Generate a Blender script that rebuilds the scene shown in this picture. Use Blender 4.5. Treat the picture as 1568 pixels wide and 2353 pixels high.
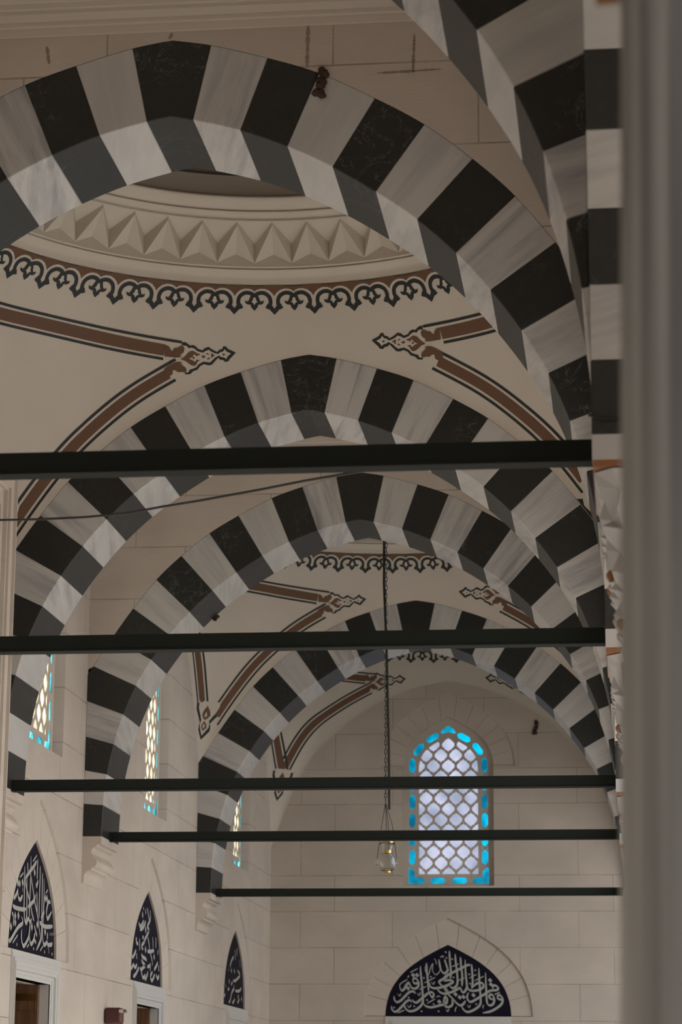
import bpy, bmesh, math, random
from mathutils import Vector, Matrix
random.seed(7)
PI = math.pi
for o in list(bpy.data.objects): bpy.data.objects.remove(o)
SC = bpy.context.scene
COL = SC.collection

# ------------------------------------------------------------------ camera
YAW, PITCH, ROLL, FPX = .1177, .2366, .007, 5713.08
fwd = Vector((-math.sin(YAW)*math.cos(PITCH), math.cos(YAW)*math.cos(PITCH), math.sin(PITCH)))
rgt0 = Vector((math.cos(YAW), math.sin(YAW), 0)); up0 = rgt0.cross(fwd)
rgt = rgt0*math.cos(ROLL) + up0*math.sin(ROLL); upv = up0*math.cos(ROLL) - rgt0*math.sin(ROLL)
cam = bpy.data.objects.new('camera', bpy.data.cameras.new('camera')); COL.objects.link(cam)
m = Matrix.Identity(4)
for i in range(3):
    m[i][0] = rgt[i]; m[i][1] = upv[i]; m[i][2] = -fwd[i]
cam.matrix_world = m
cam.data.sensor_fit = 'VERTICAL'; cam.data.sensor_height = 36; cam.data.sensor_width = 24
cam.data.lens = FPX/2353*36
cam.data.clip_start = .05; cam.data.clip_end = 500
cam.data.dof.use_dof = True; cam.data.dof.focus_distance = 21; cam.data.dof.aperture_fstop = 4.0
SC.camera = cam
# ------------------------------------------------------------------ light
SC.view_settings.view_transform = 'Standard'; SC.view_settings.look = 'None'
SC.view_settings.gamma = 1; SC.view_settings.use_curve_mapping = False
SC.view_settings.exposure = EXPO = 0.94
wd = bpy.data.worlds.new('overcast'); SC.world = wd; wd.use_nodes = True
bg = wd.node_tree.nodes['Background']; bg.inputs[0].default_value = (.87, .93, 1.0, 1); bg.inputs[1].default_value = 2.3
_nt = wd.node_tree; _tc = _nt.nodes.new('ShaderNodeTexCoord'); _sp = _nt.nodes.new('ShaderNodeSeparateXYZ'); _cr = _nt.nodes.new('ShaderNodeValToRGB')
_nt.links.new(_tc.outputs['Generated'], _sp.inputs[0]); _nt.links.new(_sp.outputs[2], _cr.inputs[0]); _nt.links.new(_cr.outputs[0], bg.inputs[0])
_e = _cr.color_ramp.elements; _e[0].position = .05; _e[0].color = (1.0, .99, .96, 1); _e[1].position = .8; _e[1].color = (.30, .36, .44, 1)   # bright haze low, duller zenith
sun = bpy.data.objects.new('sun', bpy.data.lights.new('sun', 'SUN')); COL.objects.link(sun)
sun.data.energy = 3.4; sun.data.angle = .05; sun.data.color = (1, .95, .88)
_el, _az = math.radians(38), math.radians(20)      # light falls from +x, a little from +y
sun.rotation_euler = Vector((-math.cos(_el)*math.cos(_az), -math.cos(_el)*math.sin(_az), -math.sin(_el))).to_track_quat('-Z', 'Y').to_euler()

# ------------------------------------------------------------------ helpers
def tag(o, label=None, cat=None, group=None, kind=None):
    if label: o['label'] = label
    if cat: o['category'] = cat
    if group: o['group'] = group
    if kind: o['kind'] = kind
    return o
def empty(name, loc=(0,0,0), label=None, cat=None, group=None, kind=None):
    o = bpy.data.objects.new(name, None); COL.objects.link(o); o.location = loc; o.empty_display_size = .1
    return tag(o, label, cat, group, kind)
def mkobj(name, me, mats, parent=None, smooth=False, shift=None):
    """link a mesh whose vertices are in world coordinates; parented under an Empty that sits at parent.location"""
    if not isinstance(mats, (list, tuple)): mats = [mats]
    if not me.materials:
        for mm in mats: me.materials.append(mm)
    if smooth:
        for p in me.polygons: p.use_smooth = True
    o = bpy.data.objects.new(name, me); COL.objects.link(o)
    if parent is not None:
        o.parent = parent
        w = parent.location.copy(); q = parent.parent
        while q is not None: w += q.location; q = q.parent
        o.location = -w
    return o
class MB:
    def __init__(s): s.v = []; s.f = []; s.m = []; s.uv = []
    def add(s, vs, fs, mi=0, uvs=None):
        b = len(s.v); s.v += [tuple(v) for v in vs]
        for k, f in enumerate(fs):
            s.f.append([b+i for i in f]); s.m.append(mi)
            s.uv.append(uvs[k] if uvs else None)
        return s
    def box(s, x0, x1, y0, y1, z0, z1, mi=0):
        vs = [(x,y,z) for x in (x0,x1) for y in (y0,y1) for z in (z0,z1)]
        return s.add(vs, [(0,1,3,2),(4,6,7,5),(0,4,5,1),(2,3,7,6),(0,2,6,4),(1,5,7,3)], mi)
    def lathe(s, prof, n=32, c=(0,0), mi=0, cap=True):
        vs = []; fs = []
        for r, z in prof:
            for k in range(n):
                a = 2*PI*k/n; vs.append((c[0]+r*math.cos(a), c[1]+r*math.sin(a), z))
        for j in range(len(prof)-1):
            for k in range(n):
                fs.append((j*n+k, j*n+(k+1)%n, (j+1)*n+(k+1)%n, (j+1)*n+k))
        if cap:
            fs.append(tuple(range(n))[::-1]); fs.append(tuple((len(prof)-1)*n+k for k in range(n)))
        return s.add(vs, fs, mi)
    def tube(s, pts, r, n=8, mi=0):
        pts = [Vector(p) for p in pts]; vs = []; fs = []
        rr = r if isinstance(r, (list, tuple)) else [r]*len(pts)
        for i, p in enumerate(pts):
            t = (pts[min(i+1,len(pts)-1)] - pts[max(i-1,0)]).normalized()
            a = Vector((0,0,1)) if abs(t.z) < .9 else Vector((1,0,0))
            u = t.cross(a).normalized(); w = t.cross(u)
            for k in range(n):
                q = 2*PI*k/n; vs.append(p + (u*math.cos(q)+w*math.sin(q))*rr[i])
        for i in range(len(pts)-1):
            for k in range(n): fs.append((i*n+k, i*n+(k+1)%n, (i+1)*n+(k+1)%n, (i+1)*n+k))
        fs.append(tuple(range(n))); fs.append(tuple((len(pts)-1)*n+k for k in range(n))[::-1])
        return s.add(vs, fs, mi)
    def mesh(s, name, fix=True):
        me = bpy.data.meshes.new(name); me.from_pydata(s.v, [], s.f)
        for p, mi in zip(me.polygons, s.m): p.material_index = mi
        if any(u is not None for u in s.uv):
            ul = me.uv_layers.new(name='UVMap')
            for p, u in zip(me.polygons, s.uv):
                if u:
                    for li, c in zip(p.loop_indices, u): ul.data[li].uv = c
        me.update()
        if fix:
            bm = bmesh.new(); bm.from_mesh(me); bmesh.ops.recalc_face_normals(bm, faces=bm.faces); bm.to_mesh(me); bm.free()
        return me
    def build(s, name, mats, parent=None, smooth=False, fix=True):
        return mkobj(name, s.mesh(name, fix), mats, parent, smooth)

# ------------------------------------------------------------------ materials
def newmat(name, rough=.6, col=(.5,.5,.5), metal=0, spec=.5):
    mt = bpy.data.materials.new(name); mt.use_nodes = True
    b = mt.node_tree.nodes['Principled BSDF']
    b.inputs['Base Color'].default_value = (*col, 1); b.inputs['Roughness'].default_value = rough
    b.inputs['Metallic'].default_value = metal; b.inputs['Specular IOR Level'].default_value = spec
    return mt
class NT:
    def __init__(s, mt): s.t = mt.node_tree; s.n = s.t.nodes; s.l = s.t.links; s.b = s.n['Principled BSDF']
    def node(s, typ, **kw):
        d = s.n.new(typ)
        for k, v in kw.items(): setattr(d, k, v)
        return d
    def link(s, a, b): s.l.new(a, b)
    def noise(s, vec, scale, detail=4, rough=.55, dist=0):
        d = s.node('ShaderNodeTexNoise'); d.inputs['Scale'].default_value = scale; d.inputs['Detail'].default_value = detail
        d.inputs['Roughness'].default_value = rough; d.inputs['Distortion'].default_value = dist
        if vec: s.link(vec, d.inputs['Vector'])
        return d.outputs['Fac']
    def ramp(s, fac, stops, interp='LINEAR'):
        d = s.node('ShaderNodeValToRGB'); e = d.color_ramp.elements; d.color_ramp.interpolation = interp
        while len(e) < len(stops): e.new(.5)
        for q, (p, c) in zip(e, stops):
            q.position = p; q.color = (*c, 1) if len(c) == 3 else c
        s.link(fac, d.inputs[0]); return d.outputs[0]
    def mix(s, fac, a, b, typ='MIX'):
        d = s.node('ShaderNodeMix', data_type='RGBA', blend_type=typ)
        for i, v in ((0, fac), (6, a), (7, b)):
            if hasattr(v, 'is_output'): s.link(v, d.inputs[i])
            elif i == 0: d.inputs[0].default_value = v
            else: d.inputs[i].default_value = (*v, 1)
        return d.outputs[2]
    def mapping(s, vec, scale=(1,1,1), loc=(0,0,0), rot=(0,0,0)):
        d = s.node('ShaderNodeMapping'); d.inputs['Scale'].default_value = scale; d.inputs['Location'].default_value = loc
        d.inputs['Rotation'].default_value = rot; s.link(vec, d.inputs['Vector']); return d.outputs[0]
    def bump(s, h, strength=.2, dist=.01):
        d = s.node('ShaderNodeBump'); d.inputs['Strength'].default_value = strength; d.inputs['Distance'].default_value = dist
        s.link(h, d.inputs['Height']); s.link(d.outputs[0], s.b.inputs['Normal'])
STONE = (.60, .525, .455)
def stone(name, axis, joints=True):
    mt = newmat(name, .8, STONE); N = NT(mt)
    g = N.node('ShaderNodeNewGeometry').outputs['Position']
    sp = N.node('ShaderNodeSeparateXYZ'); N.link(g, sp.inputs[0])
    cb = N.node('ShaderNodeCombineXYZ'); N.link(sp.outputs[axis], cb.inputs[0]); N.link(sp.outputs[2], cb.inputs[1])
    v = cb.outputs[0]
    n1 = N.noise(N.mapping(v, (1,1.6,1)), 1.1, 5)
    n2 = N.noise(N.mapping(v, (3,26,1)), 3.0, 4)
    c = N.mix(N.ramp(n1, [(.3,(0,0,0)),(.7,(1,1,1))]), tuple(x*.90 for x in STONE), tuple(x*1.06 for x in STONE))
    c = N.mix(N.ramp(n2, [(.45,(0,0,0)),(.75,(.35,.35,.35))]), c, tuple(x*.88 for x in STONE))
    if joints:
        br = N.node('ShaderNodeTexBrick'); br.offset = .37; br.offset_frequency = 2
        N.link(N.mapping(v, (1,1,1), (.35, -.268, 0)), br.inputs['Vector'])
        br.inputs['Scale'].default_value = 1; br.inputs['Brick Width'].default_value = 1.55; br.inputs['Row Height'].default_value = .597
        br.inputs['Mortar Size'].default_value = .007; br.inputs['Mortar Smooth'].default_value = .4; br.inputs['Bias'].default_value = 0
        br.inputs['Color1'].default_value = (1,1,1,1); br.inputs['Color2'].default_value = (.93,.93,.94,1); br.inputs['Mortar'].default_value = (.5,.48,.46,1)
        fade = N.ramp(N.noise(v, 1.7, 3), [(.3,(.35,)*3),(.6,(1,)*3)])
        c2 = N.mix(1.0, c, br.outputs[0], 'MULTIPLY')
        c = N.mix(fade, c, c2)
    N.link(c, N.b.inputs['Base Color'])
    N.bump(n2, .15, .01)
    return mt
M = {}
M['stone_x'] = stone('stone blocks seen along x', 0)
M['stone_y'] = stone('stone blocks seen along y', 1)
M['stone_plain'] = stone('plain cut stone', 1, False)
def plaster():
    mt = newmat('cream plaster', .75, (.60,.535,.455)); N = NT(mt)
    g = N.node('ShaderNodeNewGeometry').outputs['Position']
    n = N.noise(g, 1.4, 5)
    N.link(N.ramp(n, [(.3,(.585,.52,.44)),(.7,(.63,.565,.485))]), N.b.inputs['Base Color'])
    return mt
M['plaster'] = plaster()
def marble(name, base, dark, rough, kind):
    mt = newmat(name, rough, base); N = NT(mt)
    uv = N.node('ShaderNodeTexCoord').outputs['UV']
    oi = N.node('ShaderNodeObjectInfo').outputs['Random']
    cb = N.node('ShaderNodeCombineXYZ'); mm = N.node('ShaderNodeMath', operation='MULTIPLY'); N.link(oi, mm.inputs[0]); mm.inputs[1].default_value = 37.0
    N.link(mm.outputs[0], cb.inputs[2]); N.link(mm.outputs[0], cb.inputs[1])
    ad = N.node('ShaderNodeVectorMath', operation='ADD'); N.link(uv, ad.inputs[0]); N.link(cb.outputs[0], ad.inputs[1]); v = ad.outputs[0]
    if kind == 'white':
        s1 = N.noise(N.mapping(v, (9,.9,1)), 1.0, 5, .6, .3)
        s2 = N.noise(N.mapping(v, (2.2,.5,1)), 1.3, 3)
        sel = N.ramp(oi, [(0,(.15,)*3),(.5,(.5,)*3),(1,(1,)*3)])
        st = N.mix(1.0, N.ramp(s1, [(.45,(0,)*3),(.68,(1,)*3)]), sel, 'MULTIPLY')
        c = N.mix(st, base, dark)
        c = N.mix(N.ramp(s2, [(.4,(0,)*3),(.75,(.5,)*3)]), c, tuple(.5*(a+b) for a,b in zip(base,dark)))
    else:
        s1 = N.noise(N.mapping(v, (2,2,1)), 2.2, 6, .62, .6)
        crack = N.ramp(s1, [(.494,(0,)*3),(.5,(1,)*3),(.506,(0,)*3)])
        s2 = N.noise(v, 1.3, 2)
        gate = N.ramp(s2, [(.52,(0,)*3),(.62,(.55,)*3)])
        f = N.mix(1.0, crack, gate, 'MULTIPLY')
        c = N.mix(f, base, dark)
        s3 = N.noise(v, 22, 5)
        c = N.mix(N.ramp(s3, [(.5,(0,)*3),(.8,(.6,)*3)]), c, tuple(2.2*x for x in base))
    N.link(c, N.b.inputs['Base Color'])
    return mt
M['white'] = marble('white marble', (.585,.565,.54), (.25,.25,.27), .45, 'white')
M['black'] = marble('black marble', (.017,.018,.017), (.30,.30,.29), .46, 'black')
M['frame_marble'] = marble('pale veined marble', (.62,.61,.585), (.36,.37,.38), .4, 'white')
M['stain'] = newmat('old grout', .9, (.30,.235,.19))
M['line'] = newmat('painted black', .6, (.010,.013,.012))
M['brown'] = newmat('painted brown', .7, (.135,.066,.034))
M['beam'] = newmat('dark green paint', .75, (.0145,.0185,.0155), 0, .2)
M['cable'] = newmat('black rubber', .5, (.012,.012,.012))
M['navy'] = newmat('navy enamel', .7, (.0065,.0055,.017), 0, .15)
M['ink'] = newmat('cream lettering', .6, (.42,.42,.40))
M['brass'] = newmat('brass', .25, (.75,.48,.16), 1)
M['copper'] = newmat('copper band', .5, (.30,.135,.055), .3)
M['rust'] = newmat('rusty iron', .8, (.06,.028,.018))
M['redbox'] = newmat('dark red enamel', .5, (.07,.018,.016))
M['white_plastic'] = newmat('white plastic', .4, (.65,.62,.56))
M['grey_glass'] = newmat('grey glass', .15, (.12,.12,.11))
def wood():
    mt = newmat('brown wood', .5, (.16,.08,.04)); N = NT(mt)
    g = N.node('ShaderNodeNewGeometry').outputs['Position']
    n = N.noise(N.mapping(g, (14,14,1.2)), 1.5, 5)
    N.link(N.ramp(n, [(.3,(.09,.042,.02)),(.7,(.23,.115,.055))]), N.b.inputs['Base Color']); return mt
M['wood'] = wood()
def glassm(name, c1, c2, scale):
    mt = bpy.data.materials.new(name); mt.use_nodes = True; N = NT(mt); N.n.remove(N.b)
    g = N.node('ShaderNodeNewGeometry').outputs['Position']
    c = N.ramp(N.noise(g, scale, 3), [(.35,c1),(.65,c2)])
    tr = N.node('ShaderNodeBsdfTranslucent'); N.link(c, tr.inputs[0])
    gl = N.node('ShaderNodeBsdfGlossy'); gl.inputs['Roughness'].default_value = .2
    mx = N.node('ShaderNodeMixShader'); mx.inputs[0].default_value = .06
    N.link(tr.outputs[0], mx.inputs[1]); N.link(gl.outputs[0], mx.inputs[2]); N.link(mx.outputs[0], N.n['Material Output'].inputs[0])
    return mt
M['pane'] = glassm('frosted pane', (.36,.385,.455), (.49,.505,.575), 2.5)
M['bluepane'] = glassm('turquoise pane', (.0,.24,.33), (.0,.54,.68), 3.5)
M['pane_w'] = glassm('warm frosted pane', (.62,.58,.48), (.80,.77,.66), 3)
M['bluepane_w'] = glassm('pale turquoise pane', (.08,.42,.48), (.42,.78,.84), 4)
def clear_glass():
    mt = newmat('clear glass', .03, (.9,.9,.88)); b = mt.node_tree.nodes['Principled BSDF']
    b.inputs['Transmission Weight'].default_value = 1; b.inputs['IOR'].default_value = 1.35; return mt
M['glass'] = clear_glass()
def shaftm():
    mt = newmat('grey marble shaft', .4, (.45,.44,.42)); N = NT(mt)
    g = N.node('ShaderNodeTexCoord').outputs['Object']
    n = N.noise(N.mapping(g, (14,14,.35)), 1.0, 4, .5, .2)
    N.link(N.ramp(n, [(.36,(.13,.13,.128)),(.5,(.27,.27,.255)),(.64,(.38,.38,.35))]), N.b.inputs['Base Color']); return mt
M['shaft'] = shaftm()
M['capital'] = newmat('carved white marble', .5, (.52,.51,.50))
M['floor'] = newmat('pale paving', .5, (.36,.345,.325))
M['dome'] = newmat('dark taupe dome', .8, (.27,.225,.185))  # taupe, darker than the plaster of the ring below it
M['court'] = newmat('courtyard paving', .8, (.44,.415,.385))

# ------------------------------------------------------------------ building layout
T = .9362; T2 = T/2                       # arch thickness
D = [11.2657, 15.8939, 23.1364, 27.6751, 34.9872]   # depth of the five cross arches
DB = 4.02                                  # column row in front of them
YE = 41.74; XL = -6.087; XR = -.148; XW = XR + T; XA = -3.005
ZF = -1.6; ZT = 9.6; BEAM = 3.0
def pchip(tab):
    xs = [a for a, b in tab]; ys = [b for a, b in tab]; n = len(xs)
    d = [(ys[i+1]-ys[i])/(xs[i+1]-xs[i]) for i in range(n-1)]
    mm = [d[0]] + [(d[i-1]+d[i])/2 if d[i-1]*d[i] > 0 else 0 for i in range(1, n-1)] + [d[-1]]
    def f(x):
        x = abs(x)
        if x >= xs[-1]: return ys[-1] + mm[-1]*(x-xs[-1])
        i = 0
        while x > xs[i+1]: i += 1
        h = xs[i+1]-xs[i]; t = (x-xs[i])/h
        return (2*t**3-3*t*t+1)*ys[i] + (t**3-2*t*t+t)*h*mm[i] + (-2*t**3+3*t*t)*ys[i+1] + (t**3-t*t)*h*mm[i+1]
    return f
INT = [(0,6.512),(.157,6.480),(.48,6.393),(.80,6.265),(1.105,6.108),(1.395,5.922),(1.67,5.718),(1.925,5.478),(2.15,5.215),(2.35,4.935),(2.52,4.64),(2.655,4.318),(2.755,3.98),(2.822,3.645),(2.857,3.30),(2.868,2.955)]
EXJ = [(0,7.068),(.27,7.02),(.66,6.91),(1.01,6.785),(1.39,6.588),(1.72,6.388),(2.04,6.132),(2.32,5.86),(2.58,5.53),(2.81,5.20),(3.02,4.872),(3.5,4.635),(3.5,4.19),(3.5,3.773),(3.5,3.35),(3.5,2.955)]
EXT = pchip(EXJ[:11] + [(3.35,4.36),(3.6,3.95)])
ENDC = pchip([(0,7.135),(.55,7.02),(.93,6.88),(1.25,6.73),(1.7,6.43),(2.07,6.09),(2.3,5.87),(2.5,5.52),(2.63,5.25),(2.88,4.62),(3.0,4.3)])

def clip(poly, lim, sgn):                  # keep u*sgn <= lim
    out = []
    for i, p in enumerate(poly):
        q = poly[(i+1) % len(poly)]
        a = p[0]*sgn <= lim; b = q[0]*sgn <= lim
        if a: out.append(p)
        if a != b:
            t = (lim*sgn - p[0])/(q[0]-p[0]); out.append((p[0]+(q[0]-p[0])*t, p[1]+(q[1]-p[1])*t))
    return out
def between(tab, i, k, n=3):               # points on the curve from joint i to joint i+1
    return [(tab[i][0]+(tab[i+1][0]-tab[i][0])*j/n) for j in range(n+1)]
INTF = None
def hermite(tab):
    n = len(tab); tan = []
    for i in range(n):
        a = tab[max(i-1,0)]; b = tab[min(i+1,n-1)]; k = (1 if 0 < i < n-1 else 2)
        tan.append(((b[0]-a[0])/2*k if k == 2 else (b[0]-a[0])/2, (b[1]-a[1])/2*k if k == 2 else (b[1]-a[1])/2))
    tan[0] = (tab[1][0]-tab[0][0], tab[1][1]-tab[0][1]); tan[-1] = (tab[-1][0]-tab[-2][0], tab[-1][1]-tab[-2][1])
    def f(i, t):
        a, b, ta, tb = tab[i], tab[i+1], tan[i], tan[i+1]
        h = (2*t**3-3*t*t+1, t**3-2*t*t+t, -2*t**3+3*t*t, t**3-t*t)
        return tuple(h[0]*a[c]+h[1]*ta[c]+h[2]*b[c]+h[3]*tb[c] for c in (0,1))
    return f
HI = hermite(INT); HE = hermite(EXJ[:11])
def voussoir_poly(i, sgn):
    """outline of voussoir i (0 = keystone, both halves) in (u, z)"""
    n = 4
    if i == 0:
        inn = [HI(0, j/n) for j in range(n+1)]; out = [HE(0, j/n) for j in range(n+1)]
        return [(-u, z) for u, z in inn[::-1]][:-1] + inn + out[::-1] + [(-u, z) for u, z in out][1:]
    inn = [HI(i, j/n) for j in range(n+1)]
    if i < 10: out = [HE(i, j/n) for j in range(n+1)]
    else: out = [EXJ[i], EXJ[i+1]]
    return [(u*sgn, z) for u, z in inn + out[::-1]]
def striped_arch(parent, fn, d0, d1, lim_neg, lim_pos, su=1, sz=1, parts=True, last=15):
    """fn(u, z, d) -> world. Voussoirs alternate black and white, the keystone is black."""
    tot = MB()
    for i in range(0, last):
        for sgn in ((1,) if i == 0 else (-1, 1)):
            poly = voussoir_poly(i, sgn)
            poly = [(u*su, 2.955+(z-2.955)*sz) for u, z in poly]
            poly = clip(clip(poly, lim_pos, 1), lim_neg, -1)
            if len(poly) < 3: continue
            ar = .5*sum(poly[k][0]*poly[(k+1)%len(poly)][1]-poly[(k+1)%len(poly)][0]*poly[k][1] for k in range(len(poly)))
            if abs(ar) < .0015: continue
            if ar < 0: poly = poly[::-1]
            n = len(poly)
            a = HI(i, .5 if i else 0); a = (a[0]*sgn*su, 2.955+(a[1]-2.955)*sz)
            if i == 0: rd = (0, 1)
            else:
                b1 = EXJ[i+1] if i+1 < 16 else EXJ[15]; b = ((EXJ[i][0]+b1[0])/2*sgn*su, 2.955+((EXJ[i][1]+b1[1])/2-2.955)*sz)
                l = math.hypot(b[0]-a[0], b[1]-a[1]); rd = ((b[0]-a[0])/l, (b[1]-a[1])/l)
            tg = (rd[1], -rd[0])
            loc = [((u-a[0])*tg[0]+(z-a[1])*tg[1], (u-a[0])*rd[0]+(z-a[1])*rd[1]) for u, z in poly]
            g = .004
            vs = [fn(u, z, d0) for u, z in poly] + [fn(u, z, d1) for u, z in poly]
            fs = [tuple(range(n)), tuple(range(n, 2*n))[::-1]]; uv = [loc, loc[::-1]]
            for k in range(n):
                k2 = (k+1) % n; fs.append((k, n+k, n+k2, k2))
                uv.append([(loc[k][0], loc[k][1]), (loc[k][0]+.25*(d1-d0), loc[k][1]+(d1-d0)), (loc[k2][0]+.25*(d1-d0), loc[k2][1]+(d1-d0)), (loc[k2][0], loc[k2][1])])
            blk = i % 2 == 0
            if parts:
                mb = MB().add(vs, fs, 0, uv)
                o = mb.build('voussoir', M['black' if blk else 'white'], parent)
                o['label'] = 'black marble voussoir' if blk else 'white marble voussoir'
                bv = o.modifiers.new('edge', 'BEVEL'); bv.width = .006; bv.segments = 1; bv.limit_method = 'ANGLE'; bv.angle_limit = math.radians(50)
            else: tot.add(vs, fs, 0 if blk else 1, uv)
    if not parts:
        return tot
ordinal = {}
ARCH_LABEL = [
 'nearest striped marble arch, cut off by the top edge, above the thickest iron beam',
 'largest fully seen striped arch, a rusty bracket stuck on its outer edge',
 'striped arch behind the nearest painted dome, its crown just above the thickest iron beam',
 'striped arch carrying the plain stone wall, its crown just below the thickest iron beam',
 'farthest striped arch, framing the far wall and its arched turquoise window']
fnT = lambda u, z, d: (XA+u, d, z)
for k, d in enumerate(D):
    p = empty('striped_arch', (XA, d, 2.955), ARCH_LABEL[k], 'arch')
    striped_arch(p, fnT, d-T2, d+T2, XA-XL, XR-XA)
# arcade arches along the open side
rows = [-.6, DB] + D
def arc_fn(yc): return lambda u, z, d: (d, yc+u, z)
spans = [(rows[i], rows[i+1]) for i in range(len(rows)-1)] + [(D[4], YE+T2)]
LONGI = []
for k, (a, b) in enumerate(spans):
    yc = (a+b)/2; half = (b-a)/2 - T2; su = half/2.868; sz = 1.0 if half > 2.5 else .74
    LONGI.append((yc, half, su, sz))
    lab = {1: 'arcade arch of black and white blocks rising straight above the marble capital at the right'}.get(k, 'striped arcade arch on the open side behind the marble columns')
    if k == 1:
        p = empty('arcade_arch', (XR+T2, yc, 2.955), lab, 'arch')
        striped_arch(p, arc_fn(yc), XR, XW, half+T2, half+T2, su, sz)
    else:
        tb = striped_arch(None, arc_fn(yc), XR, XW, half+T2, half+T2, su, sz, parts=False)
        tag(tb.build('arcade_arch', [M['black'], M['white']]), kind='structure')

# ---- walls over the arches
def slab_over(curve, a0, a1, top, fn, d0, d1, n=72):
    """solid between curve(a) and top, from a0 to a1; fn(a, z, d)"""
    mb = MB(); vs = []; fs = []
    for j in range(n+1):
        a = a0+(a1-a0)*j/n; c = curve(a)
        for z, d in ((c,d0),(top,d0),(c,d1),(top,d1)): vs.append(fn(a, z, d))
    for j in range(n):
        b = j*4; e = b+4
        fs += [(b,e,e+1,b+1),(b+2,b+3,e+3,e+2),(b,b+2,e+2,e),(b+1,e+1,e+3,b+3)]
    fs += [(0,1,3,2),(n*4,n*4+2,n*4+3,n*4+1)]
    return mb.add(vs, fs)
for k, d in enumerate(D):
    wo = tag(slab_over(lambda a: EXT(a-XA), XL, XR, ZT, lambda a,z,dd: (a,dd,z), d-T2, d+T2, 96).build('wall_over_arch', M['stone_x']), kind='structure')
    if k == 1:                                   # old grout stains along the joints above the arch
        rr = random.Random(5); mb = MB(); yy = d-T2-.003
        for x0, z0, x1, z1, w in ((-2.07,7.13,-2.075,6.82,.034),(-1.60,6.765,-1.17,6.775,.022),(-1.35,7.03,-1.36,6.76,.026),(-3.87,7.06,-3.85,6.93,.03),(-3.005,7.115,-3.02,7.075,.03)):
            n_ = 26; L = []; R_ = []
            for j in range(n_+1):
                t = j/n_; h = w*(.35+.65*rr.random())/2*min(1, .3+5*t, .3+5*(1-t)); cx, cz = x0+(x1-x0)*t, z0+(z1-z0)*t
                v = abs(x1-x0) < abs(z1-z0)
                L.append((cx-h, yy, cz) if v else (cx, yy, cz-h)); R_.append((cx+h*.9, yy, cz) if v else (cx, yy, cz+h*.8))
            mb.add(L+R_, [(j, j+1, n_+2+j, n_+1+j) for j in range(n_)])
        mb.build('grout_stain', M['stain'], wo, fix=False)
wr = MB()
for (yc, half, su, sz) in LONGI:
    s_ = slab_over(lambda a: 2.955+(EXT((a-yc)/su)-2.955)*sz, yc-half-T2, yc+half+T2, ZT, lambda a,z,dd: (dd,a,z), XR+.004, XW-.004, 48)
    wr.add(s_.v, s_.f)
tag(wr.build('wall_right', M['stone_y']), kind='structure')

# ---- flat plates with holes (2D filled curves, extruded)
def plate(name, outer, holes, thick, fn, mats, parent=None):
    """fn(a, b, d) -> world with d from 0 (front) to thick"""
    cu = bpy.data.curves.new('tmp', 'CURVE'); cu.dimensions = '2D'; cu.fill_mode = 'BOTH'; cu.extrude = thick/2
    for lp in [outer] + holes:
        sp = cu.splines.new('POLY'); sp.points.add(len(lp)-1); sp.use_cyclic_u = True
        for p, (a, b) in zip(sp.points, lp): p.co = (a, b, 0, 1)
    to = bpy.data.objects.new('tmp', cu)
    me = bpy.data.meshes.new_from_object(to)
    bpy.data.objects.remove(to); bpy.data.curves.remove(cu)
    for v in me.vertices: v.co = fn(v.co.x, v.co.y, thick/2 - v.co.z)
    me.materials.clear()
    me.update()
    bm = bmesh.new(); bm.from_mesh(me); bmesh.ops.remove_doubles(bm, verts=bm.verts, dist=1e-5)
    bmesh.ops.recalc_face_normals(bm, faces=bm.faces); bm.to_mesh(me); bm.free()
    me.name = name
    return mkobj(name, me, mats, parent)
def bez(p, n):
    r = []
    for i in range(n+1):
        t = i/n; c = ((1-t)**3, 3*t*(1-t)**2, 3*t*t*(1-t), t**3)
        r.append((sum(c[k]*p[k][0] for k in range(4)), sum(c[k]*p[k][1] for k in range(4))))
    return r
def pointed(c, w, base, spring, apex, n=14):
    """closed outline of a pointed opening: anticlockwise from the bottom left"""
    h = apex-spring
    q = bez([(w,0),(.98*w,.5*h),(.62*w,.74*h),(0,h)], n)
    rt = [(c+u, spring+v) for u, v in q]; lt = [(c-u, spring+v) for u, v in q[::-1][1:]]
    out = rt + lt
    if base < spring: out = [(c+w, base)] + out + [(c-w, base)]
    return out
fE = lambda a, b, d: (a, YE+d, b)                 # end wall: a = x
fL = lambda a, b, d: (XL-d, a, b)                 # left wall: a = y
WINC, CALC = [25.33, 31.45, 38.52], [25.22, 31.30, 38.33]
EC = -3.09
def winhole(c): return pointed(c, .77, 3.68, 5.68, 6.53)
def hoodhole(c, w, ap): return pointed(c, w, 1.535, 1.545, ap)
def whood(c):
    o = pointed(c, 1.14, 5.68, 5.68, 6.94)
    return o + [(c-.77, 5.68), (c-.77, 3.68), (c+.77, 3.68), (c+.77, 5.68)]
def calhole(c): return pointed(c, 1.04, 1.535, 1.54, 2.70)
DOORL = [(c-1.0, c+.61) for c in (25.22, 31.30, 38.33)]
def rect(a0, a1, b0, b1): return [(a0,b0),(a1,b0),(a1,b1),(a0,b1)]
holes = [winhole(c) for c in WINC] + [hoodhole(c, 1.50, 3.13) for c in CALC] + [rect(a, b, ZF, 1.265) for a, b in DOORL]
tag(plate('wall_left', rect(-5, YE, ZF-.01, ZT), holes, .4, fL, M['stone_y']), kind='structure')
holes = [whood(EC), hoodhole(-3.10, 1.40, 3.146), rect(-3.75, -2.45, ZF, 1.265)]
tag(plate('wall_end', rect(XL-.4, XW, ZF-.01, ZT), holes, .4, fE, M['stone_x']), kind='structure')
mb = MB(); mb.box(XL-.4, XW+.5, -5.4, -5, ZF, ZT); tag(mb.build('wall_behind', M['stone_x']), kind='structure')
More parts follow.
